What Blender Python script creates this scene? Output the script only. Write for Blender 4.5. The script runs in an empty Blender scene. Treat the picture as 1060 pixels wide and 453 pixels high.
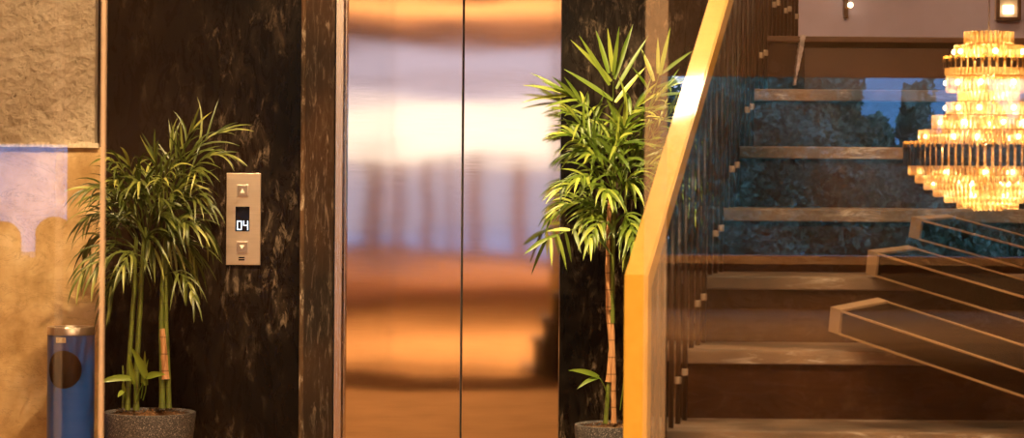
import bpy, bmesh, math, random
from mathutils import Vector, Matrix

random.seed(7)
scene = bpy.context.scene
COL = scene.collection

# ------------------------------------------------------------------ camera mapping
F = 2640.0          # focal length in pixels of the 1060 px wide frame
HX, HY = 530.0, 177.0   # optical axis in the picture
EYE = 1.325
ROLL = math.radians(0.45)


def P(px, py, d):
    """world point at distance d along +Y that shows at picture point (px, py)"""
    dx, dy = px - HX, py - HY
    c, s = math.cos(ROLL), math.sin(ROLL)
    x = dx * c + dy * s
    y = -dx * s + dy * c
    return Vector((x / F * d, d, EYE - y / F * d))


# ------------------------------------------------------------------ material helpers
def new_mat(name):
    m = bpy.data.materials.new(name)
    m.use_nodes = True
    nt = m.node_tree
    nt.nodes.clear()
    out = nt.nodes.new('ShaderNodeOutputMaterial')
    return m, nt, out


def N(nt, typ, **kw):
    n = nt.nodes.new(typ)
    for k, v in kw.items():
        setattr(n, k, v)
    return n


def ramp(nt, fac, stops, interp='LINEAR'):
    r = N(nt, 'ShaderNodeValToRGB')
    r.color_ramp.interpolation = interp
    e = r.color_ramp.elements
    while len(e) < len(stops):
        e.new(0.5)
    for i, (p, c) in enumerate(stops):
        e[i].position = p
        e[i].color = (c[0], c[1], c[2], 1) if len(c) == 3 else c
    nt.links.new(fac, r.inputs[0])
    return r.outputs[0]


def coords(nt, scale=(1, 1, 1), kind='Object', loc=(0, 0, 0)):
    tc = N(nt, 'ShaderNodeTexCoord')
    mp = N(nt, 'ShaderNodeMapping')
    mp.inputs['Scale'].default_value = scale
    mp.inputs['Location'].default_value = loc
    nt.links.new(tc.outputs[kind], mp.inputs['Vector'])
    return mp.outputs[0]


def noise(nt, vec, scale, detail=4, rough=0.55, dist=0.0):
    n = N(nt, 'ShaderNodeTexNoise')
    n.inputs['Scale'].default_value = scale
    n.inputs['Detail'].default_value = detail
    n.inputs['Roughness'].default_value = rough
    n.inputs['Distortion'].default_value = dist
    nt.links.new(vec, n.inputs['Vector'])
    return n.outputs[0]


def mixc(nt, fac, a, b, mode='MIX'):
    m = N(nt, 'ShaderNodeMix', data_type='RGBA', blend_type=mode)
    for sock, v in ((m.inputs[0], fac), (m.inputs[6], a), (m.inputs[7], b)):
        if isinstance(v, (int, float)):
            sock.default_value = v
        elif isinstance(v, tuple):
            sock.default_value = (v[0], v[1], v[2], 1)
        else:
            nt.links.new(v, sock)
    return m.outputs[2]


def bump(nt, h, strength, dist=0.01):
    b = N(nt, 'ShaderNodeBump')
    b.inputs['Strength'].default_value = strength
    b.inputs['Distance'].default_value = dist
    nt.links.new(h, b.inputs['Height'])
    return b.outputs[0]


def principled(nt, out, base=(.5, .5, .5), rough=.5, metal=0, normal=None, spec=.5, **kw):
    p = N(nt, 'ShaderNodeBsdfPrincipled')
    for key, v in (('Base Color', base), ('Roughness', rough), ('Metallic', metal), ('Specular IOR Level', spec)):
        if isinstance(v, tuple):
            p.inputs[key].default_value = (v[0], v[1], v[2], 1)
        elif isinstance(v, (int, float)):
            p.inputs[key].default_value = v
        else:
            nt.links.new(v, p.inputs[key])
    if normal is not None:
        nt.links.new(normal, p.inputs['Normal'])
    for k, v in kw.items():
        p.inputs[k.replace('_', ' ')].default_value = v
    if out is not None:
        nt.links.new(p.outputs[0], out.inputs[0])
    return p


def plain(name, base, rough=.5, metal=0, var=.12, scale=14, spec=.5):
    m, nt, out = new_mat(name)
    v = coords(nt)
    n = noise(nt, v, scale)
    dark = tuple(c * (1 - var) for c in base)
    lite = tuple(min(1, c * (1 + var)) for c in base)
    principled(nt, out, ramp(nt, n, [(.3, dark), (.7, lite)]), rough, metal, spec=spec)
    return m


def mat_black_marble(name, base=(.0042, .003, .0024), amount=.62, streak=(5, 5, 1.5), rough=.24, vein=(.42, .31, .22), spec=.16, fine=(1, 1, .4), zmin=.03, xfade=False):
    m, nt, out = new_mat(name)
    v = coords(nt, streak)
    n1 = noise(nt, v, 3.2, 12, .72, 1.3)
    n2 = noise(nt, coords(nt, (1.5, 1.5, .8)), 2.0, 3, .5, .3)
    n3 = noise(nt, coords(nt, fine), 26.0, 9, .72, .6)
    veins = ramp(nt, n1, [(.50, (0, 0, 0)), (.60, (.10, .10, .10)), (.68, (.25, .25, .25))])
    zone = ramp(nt, n2, [(.44, (zmin, zmin, zmin)), (.60, (1, 1, 1))])
    fleck = ramp(nt, n3, [(.54, (0, 0, 0)), (.60, (.4, .4, .4)), (.67, (1, 1, 1))])
    mask = mixc(nt, 1.0, veins, fleck, 'ADD')
    mask = mixc(nt, 1.0, mask, zone, 'MULTIPLY')
    mask = mixc(nt, 1.0, mask, (amount, amount, amount), 'MULTIPLY')
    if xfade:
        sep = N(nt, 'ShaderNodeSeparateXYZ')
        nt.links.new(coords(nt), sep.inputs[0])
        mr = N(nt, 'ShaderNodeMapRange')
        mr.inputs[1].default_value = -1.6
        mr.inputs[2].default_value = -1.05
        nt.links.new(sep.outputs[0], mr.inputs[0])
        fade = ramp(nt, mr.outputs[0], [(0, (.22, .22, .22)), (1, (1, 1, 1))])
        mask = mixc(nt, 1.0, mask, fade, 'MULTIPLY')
    basec = ramp(nt, n2, [(.35, tuple(c * .7 for c in base)), (.7, (base[0] * 3.4, base[1] * 2.5, base[2] * 1.7))])
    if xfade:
        basec = mixc(nt, fade, (.020, .0105, .005), basec)  # brown ceiling sheen painted into the base colour towards the left
    colr = mixc(nt, mask, basec, vein)
    rr = ramp(nt, n1, [(.3, (rough * .8,) * 3), (.75, (rough * 1.7,) * 3)])
    principled(nt, out, colr, rr, normal=bump(nt, n3, .06, .004), spec=spec)
    return m


def mat_stone_rough():
    m, nt, out = new_mat('rough_travertine')
    v = coords(nt)
    n1 = noise(nt, v, 9, 10, .66)
    n2 = noise(nt, v, 42, 8, .7, .4)
    n3 = noise(nt, v, 2.4, 3)
    vo = N(nt, 'ShaderNodeTexVoronoi')
    vo.inputs['Scale'].default_value = 30
    nt.links.new(v, vo.inputs['Vector'])
    c = ramp(nt, n1, [(.25, (.42, .32, .22)), (.5, (.68, .54, .39)), (.75, (.86, .73, .56))])
    c = mixc(nt, .45, c, ramp(nt, n3, [(.3, (.46, .36, .25)), (.7, (.64, .53, .40))]))
    pits = ramp(nt, n2, [(.29, (0, 0, 0)), (.39, (1, 1, 1))])
    c = mixc(nt, pits, (.06, .036, .02), c)
    n4 = noise(nt, v, 16, 6, .7, 1.2)
    c = mixc(nt, ramp(nt, n4, [(.58, (0, 0, 0)), (.70, (.3, .3, .3))]), c, (.22, .14, .08))
    h = mixc(nt, .5, n1, n2)
    h = mixc(nt, .2, h, vo.outputs['Distance'])
    principled(nt, out, c, .9, normal=bump(nt, h, 1.0, .05), spec=.2)
    return m


def mat_stone_smooth():
    m, nt, out = new_mat('honey_stone')
    v = coords(nt)
    n1 = noise(nt, v, 5, 8, .6)
    n2 = noise(nt, coords(nt, (1, 1, 2.2)), 3.2, 12, .72, 1.4)
    c = ramp(nt, n1, [(.32, (.34, .20, .075)), (.5, (.56, .37, .175)), (.7, (.74, .55, .32))])
    crack = ramp(nt, n2, [(.492, (0, 0, 0)), (.5, (.6, .6, .6)), (.508, (0, 0, 0))])
    c = mixc(nt, crack, c, (.15, .085, .035))
    principled(nt, out, c, .72, normal=bump(nt, n1, .3, .01), spec=.25)
    return m


def mat_brushed(name, base, rough=.2, stretch=(1, 1, 160), var=.06, aniso=0.0, wave=.0):
    m, nt, out = new_mat(name)
    n = noise(nt, coords(nt, stretch), 6, 4, .6)
    c = ramp(nt, n, [(.3, tuple(x * (1 - var) for x in base)), (.7, tuple(min(1, x * (1 + var)) for x in base))])
    rr = ramp(nt, n, [(.3, (rough * .85,) * 3), (.7, (rough * 1.15,) * 3)])
    nrm = bump(nt, n, .006, .001)
    if wave:
        w = noise(nt, coords(nt, (.5, 1, 1)), 3.0, 1, .4)
        b2 = N(nt, 'ShaderNodeBump')
        b2.inputs['Strength'].default_value = wave
        b2.inputs['Distance'].default_value = .02
        nt.links.new(w, b2.inputs['Height'])
        nt.links.new(nrm, b2.inputs['Normal'])
        nrm = b2.outputs[0]
    principled(nt, out, c, rr, 1.0, normal=nrm)
    return m


def mat_speckle():
    m, nt, out = new_mat('speckled_terrazzo')
    v = coords(nt)
    vo = N(nt, 'ShaderNodeTexVoronoi')
    vo.inputs['Scale'].default_value = 300
    nt.links.new(v, vo.inputs['Vector'])
    n = noise(nt, v, 120, 3, .6)
    c = ramp(nt, vo.outputs['Color'], [(.35, (.04, .034, .036)), (.62, (.085, .07, .07)), (.82, (.19, .165, .155)), (.96, (.46, .40, .37))])
    principled(nt, out, c, .62, normal=bump(nt, n, .25, .003))
    return m


def mat_leaf(name, dark, mid, lite, transl=.35, spec=.45):
    m, nt, out = new_mat(name)
    g = N(nt, 'ShaderNodeNewGeometry')
    n = noise(nt, coords(nt), 6, 2)
    c = ramp(nt, g.outputs['Random Per Island'], [(.05, dark), (.5, mid), (.85, lite), (1, tuple(min(1, x * 1.25) for x in lite))])
    c = mixc(nt, .25, c, ramp(nt, n, [(.3, dark), (.7, lite)]))
    p = principled(nt, None, c, .38, spec=spec)
    t = N(nt, 'ShaderNodeBsdfTranslucent')
    nt.links.new(c, t.inputs[0])
    mx = N(nt, 'ShaderNodeMixShader')
    mx.inputs[0].default_value = transl
    nt.links.new(p.outputs[0], mx.inputs[1])
    nt.links.new(t.outputs[0], mx.inputs[2])
    nt.links.new(mx.outputs[0], out.inputs[0])
    return m


def mat_cane(name, a, b, ring):
    m, nt, out = new_mat(name)
    n = noise(nt, coords(nt, (30, 30, 4)), 4, 5)
    w = N(nt, 'ShaderNodeTexWave', wave_type='BANDS', bands_direction='Z')
    w.inputs['Scale'].default_value = 4.5
    w.inputs['Distortion'].default_value = .6
    nt.links.new(coords(nt), w.inputs['Vector'])
    c = ramp(nt, n, [(.3, a), (.7, b)])
    c = mixc(nt, ramp(nt, w.outputs[0], [(0, (1, 1, 1)), (.035, (0, 0, 0))]), c, ring)
    principled(nt, out, c, .45)
    return m


def mat_pane(name, refl=.12, tint=(1, 1, 1)):
    m, nt, out = new_mat(name)
    t = N(nt, 'ShaderNodeBsdfTransparent')
    t.inputs[0].default_value = (*tint, 1)
    g = N(nt, 'ShaderNodeBsdfGlossy')
    g.inputs['Roughness'].default_value = 0.0
    g.inputs[0].default_value = (1, 1, 1, 1)
    mx = N(nt, 'ShaderNodeMixShader')
    mx.inputs[0].default_value = refl
    nt.links.new(t.outputs[0], mx.inputs[1])
    nt.links.new(g.outputs[0], mx.inputs[2])
    nt.links.new(mx.outputs[0], out.inputs[0])
    return m


def mat_film(name, colr, alpha, rough=.35, spec=.5):
    """translucent plastic or smoked glass: part see-through, part surface"""
    m, nt, out = new_mat(name)
    t = N(nt, 'ShaderNodeBsdfTransparent')
    n = noise(nt, coords(nt), 20)
    p = principled(nt, None, ramp(nt, n, [(.3, tuple(c * .9 for c in colr)), (.7, tuple(c * 1.1 for c in colr))]), rough, spec=spec)
    mx = N(nt, 'ShaderNodeMixShader')
    mx.inputs[0].default_value = alpha
    nt.links.new(t.outputs[0], mx.inputs[1])
    nt.links.new(p.outputs[0], mx.inputs[2])
    nt.links.new(mx.outputs[0], out.inputs[0])
    return m


def mat_emit(name, colr, strength):
    m, nt, out = new_mat(name)
    e = N(nt, 'ShaderNodeEmission')
    e.inputs[0].default_value = (*colr, 1)
    e.inputs[1].default_value = strength
    nt.links.new(e.outputs[0], out.inputs[0])
    return m


def mat_crystal():
    m, nt, out = new_mat('amber_crystal')
    n = noise(nt, coords(nt, (1, 1, 1)), 60, 2)
    c = ramp(nt, n, [(.3, (1, .55, .15)), (.7, (1, .74, .36))])
    tl = N(nt, 'ShaderNodeBsdfTranslucent')
    nt.links.new(c, tl.inputs[0])
    gl = N(nt, 'ShaderNodeBsdfGlossy')
    gl.inputs['Roughness'].default_value = .12
    gl.inputs[0].default_value = (1, .82, .5, 1)
    tr = N(nt, 'ShaderNodeBsdfTransparent')
    m1 = N(nt, 'ShaderNodeMixShader')
    m1.inputs[0].default_value = .4
    nt.links.new(tl.outputs[0], m1.inputs[1])
    nt.links.new(gl.outputs[0], m1.inputs[2])
    m2 = N(nt, 'ShaderNodeMixShader')
    m2.inputs[0].default_value = .22
    nt.links.new(m1.outputs[0], m2.inputs[1])
    nt.links.new(tr.outputs[0], m2.inputs[2])
    nt.links.new(m2.outputs[0], out.inputs[0])
    return m


M = {}
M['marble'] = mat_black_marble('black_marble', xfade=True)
M['marble_jamb'] = mat_black_marble('scratched_marble', base=(.030, .021, .016), amount=1.0, streak=(14, 14, 2.4), rough=.3, vein=(.44, .34, .26), fine=(1.8, 1.8, .3), zmin=.35)
M['stone_rough'] = mat_stone_rough()
M['stone_smooth'] = mat_stone_smooth()
M['mortar'] = plain('pale_mortar', (.66, .55, .40), .9, var=.3, scale=60)
M['steel'] = mat_brushed('brushed_steel', (.92, .78, .71), .05, stretch=(1, 1, 70), wave=.05)
M['steel_frame'] = mat_brushed('satin_steel', (.78, .66, .55), .25, stretch=(90, 1, 1), var=.04)
M['steel_dark'] = plain('dark_gap', (.03, .024, .02), .5)
M['plate'] = mat_brushed('panel_steel', (.66, .54, .43), .42, stretch=(1, 1, 60))
M['button'] = mat_brushed('button_steel', (.62, .50, .38), .32)
M['screen'] = plain('black_screen', (.008, .006, .006), .12)
M['digit'] = mat_emit('white_digit', (.82, .92, 1), 1.5)
M['arrow'] = plain('pale_arrow', (.95, .9, .8), .4)
M['blue'] = plain('blue_enamel', (.003, .06, .30), .38, var=.06)
M['chrome'] = mat_brushed('polished_rim', (.90, .80, .70), .34, stretch=(40, 40, 1))
M['liner'] = plain('dark_liner', (.022, .013, .008), .35)
M['paper'] = plain('paper_label', (.62, .54, .42), .6, var=.3, scale=120)
M['terrazzo'] = mat_speckle()
M['soil'] = plain('fibrous_soil', (.16, .075, .028), .95, var=.7, scale=70)
M['leafA'] = mat_leaf('palm_leaf_olive', (.016, .028, .004), (.070, .095, .014), (.33, .33, .075), .25)
M['leafB'] = mat_leaf('palm_leaf_bright', (.022, .055, .004), (.11, .19, .014), (.46, .50, .085), .28)
M['cane_green'] = mat_cane('green_cane', (.075, .10, .014), (.17, .19, .03), (.10, .11, .025))
M['cane_brown'] = mat_cane('brown_cane', (.40, .18, .075), (.58, .30, .14), (.22, .10, .04))
M['brass'] = None
m, nt, out = new_mat('polished_brass')
n_ = noise(nt, coords(nt), 26, 4)
principled(nt, out, ramp(nt, n_, [(.3, (.72, .43, .055)), (.7, (.79, .49, .075))]), .40, .25, normal=bump(nt, n_, .03, .002), Coat_Weight=.35, Coat_Roughness=.06)
M['brass'] = m
M['collar'] = plain('dull_metal_collar', (.34, .27, .21), .5, metal=.3)
M['rod'] = plain('dark_bronze_rod', (.045, .032, .028), .38, metal=.5)
M['tread'] = mat_black_marble('grey_marble_tread', base=(.085, .076, .072), amount=1.0, streak=(2, 9, 9), rough=.4, vein=(.66, .60, .54), fine=(.3, 1.6, 1.6))
M['riser'] = mat_black_marble('brown_marble_riser', base=(.014, .008, .005), amount=.22, streak=(2, 5, 5), rough=.22, vein=(.22, .14, .08))
M['lilac'] = plain('lilac_plaster', (.56, .49, .68), .85, var=.1, scale=5)
M['plaster_edge'] = plain('chipped_plaster', (.62, .56, .60), .9, var=.5, scale=50)
M['brown_panel'] = plain('brown_wall_panel', (.07, .026, .009), .4, var=.25, scale=4)
M['pane'] = mat_pane('clear_reflective_glass', .06)
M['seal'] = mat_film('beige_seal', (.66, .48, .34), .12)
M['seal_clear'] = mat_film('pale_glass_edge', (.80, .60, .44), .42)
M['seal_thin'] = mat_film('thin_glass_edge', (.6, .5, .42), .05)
M['smoke'] = mat_film('smoked_glass', (.008, .005, .003), .74, rough=.6, spec=.05)  # see-through dark body of the reflected boxes
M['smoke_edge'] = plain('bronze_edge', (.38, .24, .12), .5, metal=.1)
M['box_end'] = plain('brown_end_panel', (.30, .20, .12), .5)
M['crystal'] = mat_crystal()
M['bulb'] = mat_emit('warm_bulb', (1, .72, .34), 14)
M['bronze_band'] = plain('dark_bronze_band', (.030, .016, .009), .35, metal=.4)
M['gold_cap'] = plain('gold_cap', (.85, .50, .12), .25, metal=.9)
M['lamp_glow'] = mat_emit('lamp_glow', (1, .74, .42), 5)
M['lamp_shade'] = plain('lamp_shade', (.7, .55, .42), .6)
M['floor'] = plain('warm_stone_floor', (.52, .31, .15), .8, var=.15, scale=3, spec=0.0)
M['threshold'] = plain('dark_threshold', (.075, .036, .018), .9, spec=0.0)
M['ceiling'] = plain('warm_ceiling', (.62, .45, .28), .9, var=.05)
M['hall_wall'] = plain('hall_plaster', (.26, .155, .08), .8, var=.08)
M['wood_sill'] = plain('oak_sill', (.85, .52, .24), .45)
M['frame_dark'] = plain('brown_window_frame', (.24, .13, .07), .7)
M['hedge'] = mat_leaf('hedge_leaf', (.05, .15, .09), (.13, .34, .20), (.32, .56, .38), .3, spec=.05)
M['facade'] = plain('rosy_facade', (.52, .33, .21), .85, var=.05)
M['facade_blue'] = plain('pale_blue_facade', (.30, .72, .86), .9, var=.1, scale=1.2)
M['shop_light'] = mat_emit('lit_shopfront', (1, .86, .70), 1.35)
M['pavement'] = plain('grey_pavement', (.26, .20, .16), .8)
M['velvet'] = plain('brown_velvet', (.12, .055, .025), .8)
M['dark_wood'] = plain('dark_wood', (.06, .032, .016), .5)


# ------------------------------------------------------------------ mesh helpers
def add_box(bm, x0, x1, y0, y1, z0, z1, bev=0.0):
    r = bmesh.ops.create_cube(bm, size=1.0)
    vs = r['verts']
    for v in vs:
        v.co = Vector((x0 + (v.co.x + .5) * (x1 - x0), y0 + (v.co.y + .5) * (y1 - y0), z0 + (v.co.z + .5) * (z1 - z0)))
    if bev:
        es = {e for v in vs for e in v.link_edges}
        bmesh.ops.bevel(bm, geom=list(es), offset=bev, segments=2, affect='EDGES', profile=.6)


def add_obox(bm, o, u, v, w):
    """box spanned by three edge vectors from corner o"""
    pts = [o + u * a + v * b + w * c for c in (0, 1) for b in (0, 1) for a in (0, 1)]
    vs = [bm.verts.new(p) for p in pts]
    for f in ((0, 2, 3, 1), (4, 5, 7, 6), (0, 1, 5, 4), (2, 6, 7, 3), (0, 4, 6, 2), (1, 3, 7, 5)):
        bm.faces.new([vs[i] for i in f])


def add_tube(bm, pts, radii, seg=10, cap=True):
    rings = []
    n = len(pts)
    ref = Vector((0, 1, 0.013))
    for i, p in enumerate(pts):
        t = (pts[min(i + 1, n - 1)] - pts[max(i - 1, 0)])
        t = t.normalized() if t.length > 1e-9 else Vector((0, 0, 1))
        a = t.cross(ref)
        if a.length < 1e-3:
            a = t.cross(Vector((1, 0, 0)))
        a.normalize()
        b = t.cross(a).normalized()
        r = radii[i] if isinstance(radii, (list, tuple)) else radii
        rings.append([bm.verts.new(p + (a * math.cos(2 * math.pi * k / seg) + b * math.sin(2 * math.pi * k / seg)) * r) for k in range(seg)])
    for i in range(n - 1):
        for k in range(seg):
            f = bm.faces.new((rings[i][k], rings[i][(k + 1) % seg], rings[i + 1][(k + 1) % seg], rings[i + 1][k]))
            f.smooth = True
    if cap:
        bm.faces.new(rings[0][::-1])
        bm.faces.new(rings[-1])


def add_lathe(bm, prof, seg=48, c=Vector((0, 0, 0)), closed=False):
    rings = []
    for r, z in prof:
        if r < 1e-6:
            rings.append([bm.verts.new(c + Vector((0, 0, z)))])
        else:
            rings.append([bm.verts.new(c + Vector((r * math.cos(2 * math.pi * k / seg), r * math.sin(2 * math.pi * k / seg), z))) for k in range(seg)])
    m_ = len(rings)
    for i in range(m_ if closed else m_ - 1):
        A, B = rings[i], rings[(i + 1) % m_]
        for k in range(seg):
            k2 = (k + 1) % seg
            q = [A[k % len(A)], A[k2 % len(A)], B[k2 % len(B)], B[k % len(B)]]
            u = []
            for v in q:
                if v not in u:
                    u.append(v)
            if len(u) >= 3:
                try:
                    bm.faces.new(u).smooth = True
                except ValueError:
                    pass


def obj(name, bm, mat, parent=None, sharp=35):
    """one mesh object; world-space vertices are kept under a parent at any place"""
    me = bpy.data.meshes.new(name)
    bmesh.ops.recalc_face_normals(bm, faces=bm.faces[:])
    for e in bm.edges:
        if len(e.link_faces) == 2 and e.calc_face_angle(0) > math.radians(sharp):
            e.smooth = False
    bm.to_mesh(me)
    bm.free()
    me.materials.append(mat)
    o = bpy.data.objects.new(name, me)
    COL.objects.link(o)
    if parent is not None:
        o.parent = parent
        off = Vector((0, 0, 0))
        q = parent
        while q is not None:
            off += q.location
            q = q.parent
        me.transform(Matrix.Translation(-off))
    return o


def thing(name, label, cat, loc=(0, 0, 0), group=None):
    o = bpy.data.objects.new(name, None)
    COL.objects.link(o)
    o.location = loc
    o.empty_display_size = .1
    o['label'] = label
    o['category'] = cat
    if group:
        o['group'] = group
    return o


def struct(name, bm, mat, label=None, cat=None):
    o = obj(name, bm, mat)
    o['kind'] = 'structure'
    if label:
        o['label'] = label
    if cat:
        o['category'] = cat
    return o


def boxes(*bs, bev=0.0):
    bm = bmesh.new()
    for b in bs:
        add_box(bm, *b, bev=bev)
    return bm


def X(px, d):
    return (px - HX) / F * d


def Z(py, d):
    return EYE - (py - HY) / F * d


# ------------------------------------------------------------------ the setting
D_W = 11.0          # the lift wall
D_G = 5.0           # the glass partition
CEIL = 3.4
YB = -15.0          # window wall behind

struct('floor', boxes((-6.2, 6.2, YB - .3, 13.0, -.12, 0)), M['floor'], 'warm beige polished stone floor of the lobby', 'floor')
struct('trim_1', boxes((-6, 6, 5.45, 6.75, 0, .006), (-6, 6, D_G - .06, D_G + .06, 0, .006)), M['threshold'], 'dark stone threshold strip under the glass partition', 'threshold')
struct('ceiling', boxes((-6.2, 6.2, YB - .3, 13.0, CEIL, CEIL + .12)), M['ceiling'], 'warm lit plain ceiling above the lobby', 'ceiling')

xs_stone = P(106, 226, D_W).x
xl0 = xs_stone
xl1 = P(314, 226, D_W).x       # marble ends, jamb begins
xj1 = P(346, 226, D_W).x       # jamb ends, steel frame begins
xd0 = P(358, 226, D_W).x
xd1 = P(580, 226, D_W).x
DOOR_H = 2.25

# lift wall in dark marble, with the lift opening
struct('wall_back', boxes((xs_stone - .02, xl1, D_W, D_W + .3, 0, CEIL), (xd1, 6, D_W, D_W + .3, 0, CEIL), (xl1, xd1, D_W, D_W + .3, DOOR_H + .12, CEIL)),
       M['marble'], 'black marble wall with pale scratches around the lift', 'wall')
struct('trim_2', boxes((xl1, xj1, D_W - .03, D_W + .24, 0, DOOR_H + .12), bev=.004), M['marble_jamb'], 'worn brown marble pilaster on the left of the lift door', 'pilaster')
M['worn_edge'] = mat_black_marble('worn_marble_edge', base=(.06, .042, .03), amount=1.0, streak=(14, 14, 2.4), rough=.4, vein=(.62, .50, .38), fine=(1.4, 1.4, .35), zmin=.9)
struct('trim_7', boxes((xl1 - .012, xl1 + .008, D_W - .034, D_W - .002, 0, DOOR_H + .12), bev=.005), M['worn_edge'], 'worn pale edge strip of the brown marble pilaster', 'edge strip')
# stone wall on the left: rough upper block, smooth lower block, mortar line
zj = Z(153, D_W)


def rough_block(x0, x1, y0, z0, z1, amp, step=.035):
    bm = bmesh.new()
    nx, nz = int((x1 - x0) / step), int((z1 - z0) / step)
    rnd = random.Random(3)
    grid = [[bm.verts.new((x0 + (x1 - x0) * i / nx, y0 - rnd.random() * amp, z0 + (z1 - z0) * j / nz)) for j in range(nz + 1)] for i in range(nx + 1)]
    for i in range(nx):
        for j in range(nz):
            bm.faces.new((grid[i][j], grid[i + 1][j], grid[i + 1][j + 1], grid[i][j + 1]))
    # back and edge thickness
    ring = [grid[i][0] for i in range(nx + 1)] + [grid[nx][j] for j in range(1, nz + 1)] + [grid[i][nz] for i in range(nx - 1, -1, -1)] + [grid[0][j] for j in range(nz - 1, 0, -1)]
    back = [bm.verts.new((v.co.x, y0 + .3, v.co.z)) for v in ring]
    for i in range(len(ring)):
        k = (i + 1) % len(ring)
        bm.faces.new((ring[i], ring[k], back[k], back[i]))
    bm.faces.new(back)
    return bm


struct('wall_left', rough_block(-6, xs_stone - .028, D_W - .05, zj, CEIL, .012), M['stone_rough'], 'rough pitted travertine block, upper course of the stone wall', 'wall')
struct('wall_left_lower', boxes((-6, xs_stone, D_W - .045, D_W + .3, 0, zj - .012), bev=.004), M['stone_smooth'], 'honey coloured smooth stone, lower course of the stone wall', 'wall')
bm = bmesh.new()
rnd = random.Random(11)
for i in range(46):
    x = xs_stone - .01 - i * .03
    if x < -2.6:
        break
    h = .006 + rnd.random() * (.012 if not 1 < i < 6 else .022)
    add_box(bm, x - .034, x, D_W - .062 - rnd.random() * .006, D_W - .04, zj - .014, zj - .006 + h)
struct('trim_3', bm, M['mortar'], 'pale crumbling mortar joint between the two stone courses', 'mortar joint')

# side walls and the glass partition's surroundings
struct('wall_side_left', boxes((-6.2, -6, YB - .3, 13.0, 0, CEIL)), M['hall_wall'], 'plain brown side wall beyond the stone wall', 'wall')
struct('wall_side_right', boxes((6, 6.2, YB - .3, 13.0, 0, CEIL)), M['hall_wall'], 'plain brown side wall beyond the stairs', 'wall')

# glass partition: a fixed pane on each side of the open entrance
xg0 = P(107, 226, D_G).x
xgm = P(62, 226, D_G).x
xg1 = P(668, 120, D_G).x
w1 = struct('window_1', boxes((-6, xg0, D_G, D_G + .008, 0, CEIL)), M['pane'], 'clear glass pane in front of the stone wall and blue bin', 'glass pane')
w2 = struct('window_2', boxes((xg1, 6, D_G, D_G + .008, 0, CEIL)), M['pane'], 'clear glass pane before the staircase, reflecting a dusk hedge', 'glass pane')
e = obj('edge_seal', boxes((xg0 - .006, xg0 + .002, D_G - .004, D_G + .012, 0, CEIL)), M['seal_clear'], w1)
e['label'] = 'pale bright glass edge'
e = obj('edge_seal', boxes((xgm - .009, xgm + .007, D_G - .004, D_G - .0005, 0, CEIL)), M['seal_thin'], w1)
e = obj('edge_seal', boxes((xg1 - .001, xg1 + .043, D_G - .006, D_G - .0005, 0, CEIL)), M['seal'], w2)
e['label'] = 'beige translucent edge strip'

# window wall behind the camera with three openings, seen only as reflections
ops = [(-5.6, -4.36, .44, 1.55), (-3.2, .8, .15, 3.1), (1.45, 5.9, .52, 2.32)]
bm = bmesh.new()
xprev = -6
for (a, b, z0, z1) in ops:
    add_box(bm, xprev, a, YB - .25, YB, 0, CEIL)
    add_box(bm, a, b, YB - .25, YB, 0, z0)
    add_box(bm, a, b, YB - .25, YB, z1, CEIL)
    xprev = b
add_box(bm, xprev, 6, YB - .25, YB, 0, CEIL)
struct('wall_front', bm, M['hall_wall'], 'brown hall wall with three window openings behind the viewer', 'wall')
bm = bmesh.new()
for x, w in ((-2.02, .12), (-1.66, .07), (-1.25, .08), (-.9, .05), (-.53, .09), (.14, .10)):
    add_box(bm, x - w, x + w, YB - .1, YB + .02, .15, 1.52)  # posts added to show as bars in the lift doors
add_box(bm, -3.2, .8, YB - .1, YB + .02, 2.62, 2.68)
struct('window_3', bm, M['frame_dark'], 'brown slatted window frame mirrored as bars in the lift doors', 'window')
struct('trim_4', boxes((1.35, 6, YB - .05, YB + .14, .44, .52)), M['wood_sill'], 'oak window sill mirrored as an orange line in the glass', 'window sill')
struct('trim_5', boxes((1.45, 5.9, YB - .1, YB + .03, 2.27, 2.36)), M['frame_dark'], 'brown head rail of the window facing the hedge', 'window head')

# outside: pavement, a building with an added glow band, a hedge
struct('ground', boxes((-20, 20, -40, YB - .3, -.12, -.02)), M['pavement'], 'grey pavement outside the hall windows', 'ground')
bm = boxes((-5.4, 1.2, -32, -30, 0, 6))
fac = struct('backdrop', bm, M['facade'], 'rosy building with a lit shopfront mirrored in the lift doors', 'building')
bm = boxes((-5.2, 1.0, -29.98, -29.9, 1.55, 2.75))
obj('lit_shopfront', bm, M['shop_light'], fac)  # glowing strip added for the bright band in the lift doors
struct('backdrop_pale', boxes((-12, -5.8, -32, -30, 0, 7), (4, 12, -32, -30, 0, 7)), M['facade_blue'], 'pale blue building mirrored beyond the hedge', 'building')

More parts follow.
